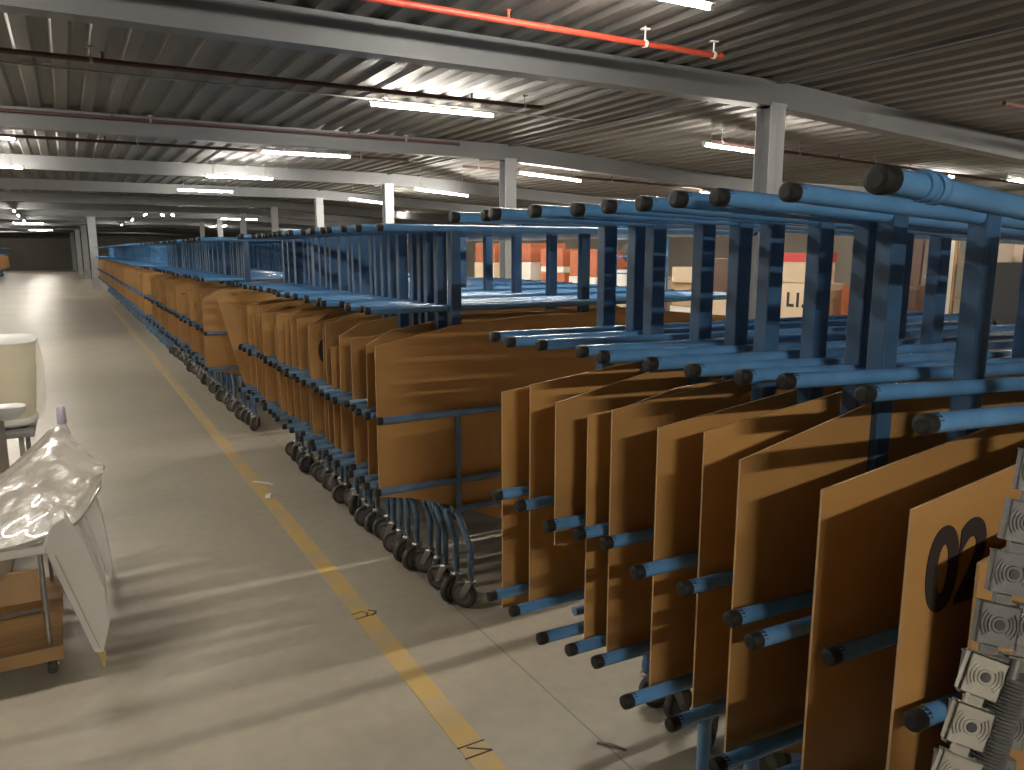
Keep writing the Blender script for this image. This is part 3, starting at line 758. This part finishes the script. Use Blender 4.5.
o = new('brown_box', MB().box(-.14, .14, -.12, .12, 0, .30).mesh('brown_box', 'brown', bevel=.004), None, (-.52, 4.5, .78)); tag(o, 'dark brown box on the side cabinet at the left picture edge', 'box')
r = empty('side_cabinet', (-.58, 4.6, 0), 'low grey cabinet under the brown box at left edge', 'cabinet')
part('body', MB().box(-.25, .22, -.25, .25, .05, .778), 'wall', r, bevel=.005)
part('door', MB().box(-.23, .20, -.262, -.25, .08, .75), 'wall', r, bevel=.003)
for a in (-.2, .17):
    for b in (-.2, .2): part('foot', MB().tube((a, b, 0), (a, b, .06), .02, n=10), 'black', r)
o = new('foam_scrap', loftring([(.05, .06, 0), (.085, .07, .03), (.09, .075, .06), (.07, .06, .065)]).mesh('foam_scrap', 'white'), None, (-.33, 4.6, .7785)); tag(o, 'white foam tray beside the brown box at left', 'foam tray')

# ------------------------------------------------------------------ goods beyond the carts
def carton(x, y, z, sx, sy, sz, mat, label, cat='box', flaps=True, yaw=0, name='carton', lidmat=None, text=None):
    r = empty(name, (x, y, z), label, cat, None, (0, 0, yaw))
    part('body', MB().box(-sx / 2, sx / 2, -sy / 2, sy / 2, 0, sz), mat, r, bevel=.006)
    if lidmat: part('lid', MB().box(-sx / 2 - .01, sx / 2 + .01, -sy / 2 - .01, sy / 2 + .01, sz - .12, sz + .006), lidmat, r, bevel=.004)
    elif flaps: part('tape', MB().box(-.03, .03, -sy / 2 - .001, sy / 2 + .001, sz - .05, sz + .001), 'carton_light', r)
    if text:
        t = new('painted_mark', text, r, (-sx / 2 - .002, sy * .24, sz * .42), (PI / 2, 0, -PI / 2))
    return r
TL = text_mesh('painted_number', 'L1.', 0.27, 'ink', .0005, .010)
X9 = 8.7
def pallet(x, y, label, sx=.9, sy=.9):
    r = empty('pallet', (x, y, 0), label, 'pallet')
    for k in range(5): part('top_board', MB().box(-sx / 2, sx / 2, -sy / 2 + k * sy * .22, -sy / 2 + k * sy * .22 + .1, .10, .12), 'ply', r)
    for k in (-1, 0, 1): part('runner', MB().box(-sx / 2 if k == -1 else k * sx * .42 - .04, k * sx * .42 + .06, -sy / 2, sy / 2, 0, .099), 'ply', r)
    return r
# from right (small y) to left (large y): (y, [(height, material, label, size y)])
stacks = [
 (7.42, 0, [(.60, 'carton', 'plain carton under the L1 carton', .62), (.56, 'carton_light', 'pale carton with black painted L1 beyond the rails', .62), (.40, 'carton_light', 'pale carton with a red lid on top of the L1 carton', .50)]),
 (8.85, 0, [(.55, 'carton_white', 'white carton at the foot of the stack left of the near column', .5), (.42, 'carton_light', 'pale carton left of the near column', .45), (.5, 'brown', 'dark brown crate atop the stack left of the near column', .5)]),
 (9.65, 0, [(.7, 'carton_white', 'white box with a sloping top beyond the middle rails', .7), (.38, 'carton', 'brown carton above the white box beyond the middle rails', .6), (.25, 'carton_light', 'pale carton under the red ball', .5)]),
 (10.5, 0, [(.85, 'carton', 'tall tan carton behind the middle posts', .5), (.3, 'carton_white', 'white carton on the tall tan carton', .5)]),
 (11.4, 0, [(.8, 'carton_light', 'pale tan carton left of the tall tan one', .7), (.45, 'carton_white', 'white bag-like box by the dark fan', .6)]),
 (12.5, 0, [(.75, 'carton', 'tan carton under the rust coloured box', .8), (.35, 'carton_white', 'white band box under the rust box', .9), (.5, 'orange', 'rust coloured box beyond the second column', .9)]),
 (13.6, 0, [(.75, 'carton_light', 'pale carton at the foot of the second rust stack', .9), (.4, 'orange', 'lower rust coloured box of the second rust stack', .9), (.12, 'carton_white', 'flat white box between two rust boxes', .85), (.35, 'orange', 'upper rust coloured box of the second rust stack', .85)]),
 (15.0, 0, [(.9, 'carton_white', 'white draped carton far behind the second block', 1.0), (.45, 'carton_white', 'white carton below the orange one, far back', 1.0), (.4, 'orange', 'orange box on the white cartons far back', .9)]),
 (16.6, 0, [(.9, 'carton_white', 'white carton farthest back in the goods line', 1.1), (.42, 'carton_light', 'pale carton on the farthest white carton', 1.0), (.45, 'orange', 'orange box highest and farthest back', 1.0)]),
]
for (y, _, items) in stacks:
    z = 0
    for i, (hh, mt, lab, sy) in enumerate(items):
        carton(X9 + random.uniform(0, .08) + sy / 2, y, z, sy, sy, hh, mt, lab, 'box', lidmat='red' if 'red lid' in lab else None, text=TL if 'painted L1' in lab else None)
        z += hh + .008
# more goods to the right: rust crate, boards, shelf
carton(9.4, 6.72, 0, .55, .42, 1.15, 'orange', 'rust orange tall crate right of the L1 carton', 'crate')
r = empty('leaning_board', (9.1, 6.05, 0), 'brown wooden board standing beyond the right rails', 'board', None, (0, 0.05, 0)); part('board_face', MB().box(0, .03, -.10, .06, 0, 1.95), 'brown', r, bevel=.003)
r = empty('leaning_board', (9.5, 5.82, 0), 'tall white board standing beside the brown boards', 'board', None, (0, 0.04, 0)); part('board_face', MB().box(0, .03, -.16, .14, 0, 2.1), 'carton_white', r, bevel=.003)
r = empty('leaning_board', (8.7, 5.66, 0), 'narrow brown post-like board right of the white board', 'board', None, (0, 0.05, 0)); part('board_face', MB().box(0, .04, -.05, .04, 0, 1.9), 'brown', r, bevel=.003)
def lounge(x, y, label, mat):
    r = empty('armchair', (x, y, 0), label, 'armchair')
    part('seat', MB().box(-.35, .35, -.35, .35, .25, .48), mat, r, bevel=.04)
    part('backrest', MB().box(.25, .42, -.35, .35, .3, 1.25), mat, r, bevel=.05)
    for s in (-1, 1): part('armrest', MB().box(-.35, .35, s * .40 - .06, s * .40 + .06, .25, .72), mat, r, bevel=.03)
    for a in (-.3, .3):
        for b in (-.3, .3): part('leg', MB().box(a - .02, a + .02, b - .02, b + .02, 0, .25), 'black', r)
lounge(7.6, 5.35, 'dark brown armchair-like seat behind the right posts', 'brown')
def shelf(x, y, label, mat, w=.9, h=1.8, levels=4, d=.45):
    r = empty('shelf_rack', (x, y, 0), label, 'shelf')
    for a in (0, d):
        for b in (-w / 2, w / 2): part('upright', MB().box(a - .015, a + .015, b - .015, b + .015, 0, h), mat, r)
    for k in range(levels): part('shelf_board', MB().box(-.01, d + .01, -w / 2, w / 2, .3 + k * (h - .35) / (levels - 1), .325 + k * (h - .35) / (levels - 1)), mat, r)
    return r
shelf(8.6, 4.75, 'wooden shelf rack beyond the rails near the right edge', 'ply', .7, 1.9, 5)
for k, (z, mt, lab) in enumerate([(.6875 + .001, 'carton_white', 'white box on the lower shelf at right'), (1.051, 'dark', 'black box on the middle shelf at right'), (1.414, 'carton_light', 'pale box on the upper shelf at right')]):
    carton(8.8, 4.75, z, .34, .5, .22, mt, lab)
carton(8.2, 4.1, 0, .45, .45, 1.5, 'dark', 'dark tall case at the right picture edge beyond the rails', 'case')
carton(8.15, 3.95, 1.51, .3, .3, .25, 'red', 'red box on the dark case at the right picture edge', 'box')
carton(8.4, 4.42, 0, .2, .16, 1.75, 'beige', 'tall pinkish panel box near the right picture edge', 'box')
shelf(8.5, 10.7, 'pale blue wire rack standing behind the middle posts', 'blue', .9, 1.85, 6, .4)
# red ball lamp and dark fan on boxes
r = empty('warning_ball', (9.25, 9.75, 1.365), 'red ball-shaped float on the pale carton', 'float')
part('ball', MB().lathe([(.02 + .11 * math.sin(PI * k / 12), .13 - .11 * math.cos(PI * k / 12)) for k in range(13)], (0, 0, -.02), 20), 'red', r)
part('stalk', MB().tube((0, 0, .22), (0, 0, .4), .015, n=8), 'red', r)
r = empty('desk_fan', (9.1, 11.55, 1.27), 'dark round fan beside the white bag-like box', 'fan')
part('fan_base', MB().lathe([(.1, 0), (.1, .02), (.02, .03), (.02, .2)], (0, 0, 0), 16), 'dark', r)
part('fan_head', MB().lathe([(.05, -.05), (.17, -.03), (.17, .03), (.05, .05)], (0, 0, .30), 20, 'X'), 'dark', r)

# ------------------------------------------------------------------ camera and view
cam = bpy.data.cameras.new('camera'); co = bpy.data.objects.new('camera', cam); COL.objects.link(co)
f = 771.0; p = math.atan(135 / f); yaw = math.atan(447 / math.hypot(f, 135))
co.location = (0, 0, H); co.rotation_euler = (PI / 2 - p, 0, -yaw)
cam.sensor_width = 36; cam.lens = f / 1024 * 36; cam.clip_end = 200; cam.clip_start = .05
SC.camera = co
w = bpy.data.worlds.new('world'); SC.world = w; w.use_nodes = True
w.node_tree.nodes['Background'].inputs[0].default_value = (.02, .02, .02, 1)
SC.view_settings.view_transform = 'Standard'; SC.view_settings.look = 'None'
SC.view_settings.exposure = 1.13; SC.view_settings.gamma = 1.0; SC.view_settings.use_curve_mapping = False
SC.cycles.max_bounces = 6; SC.cycles.diffuse_bounces = 4
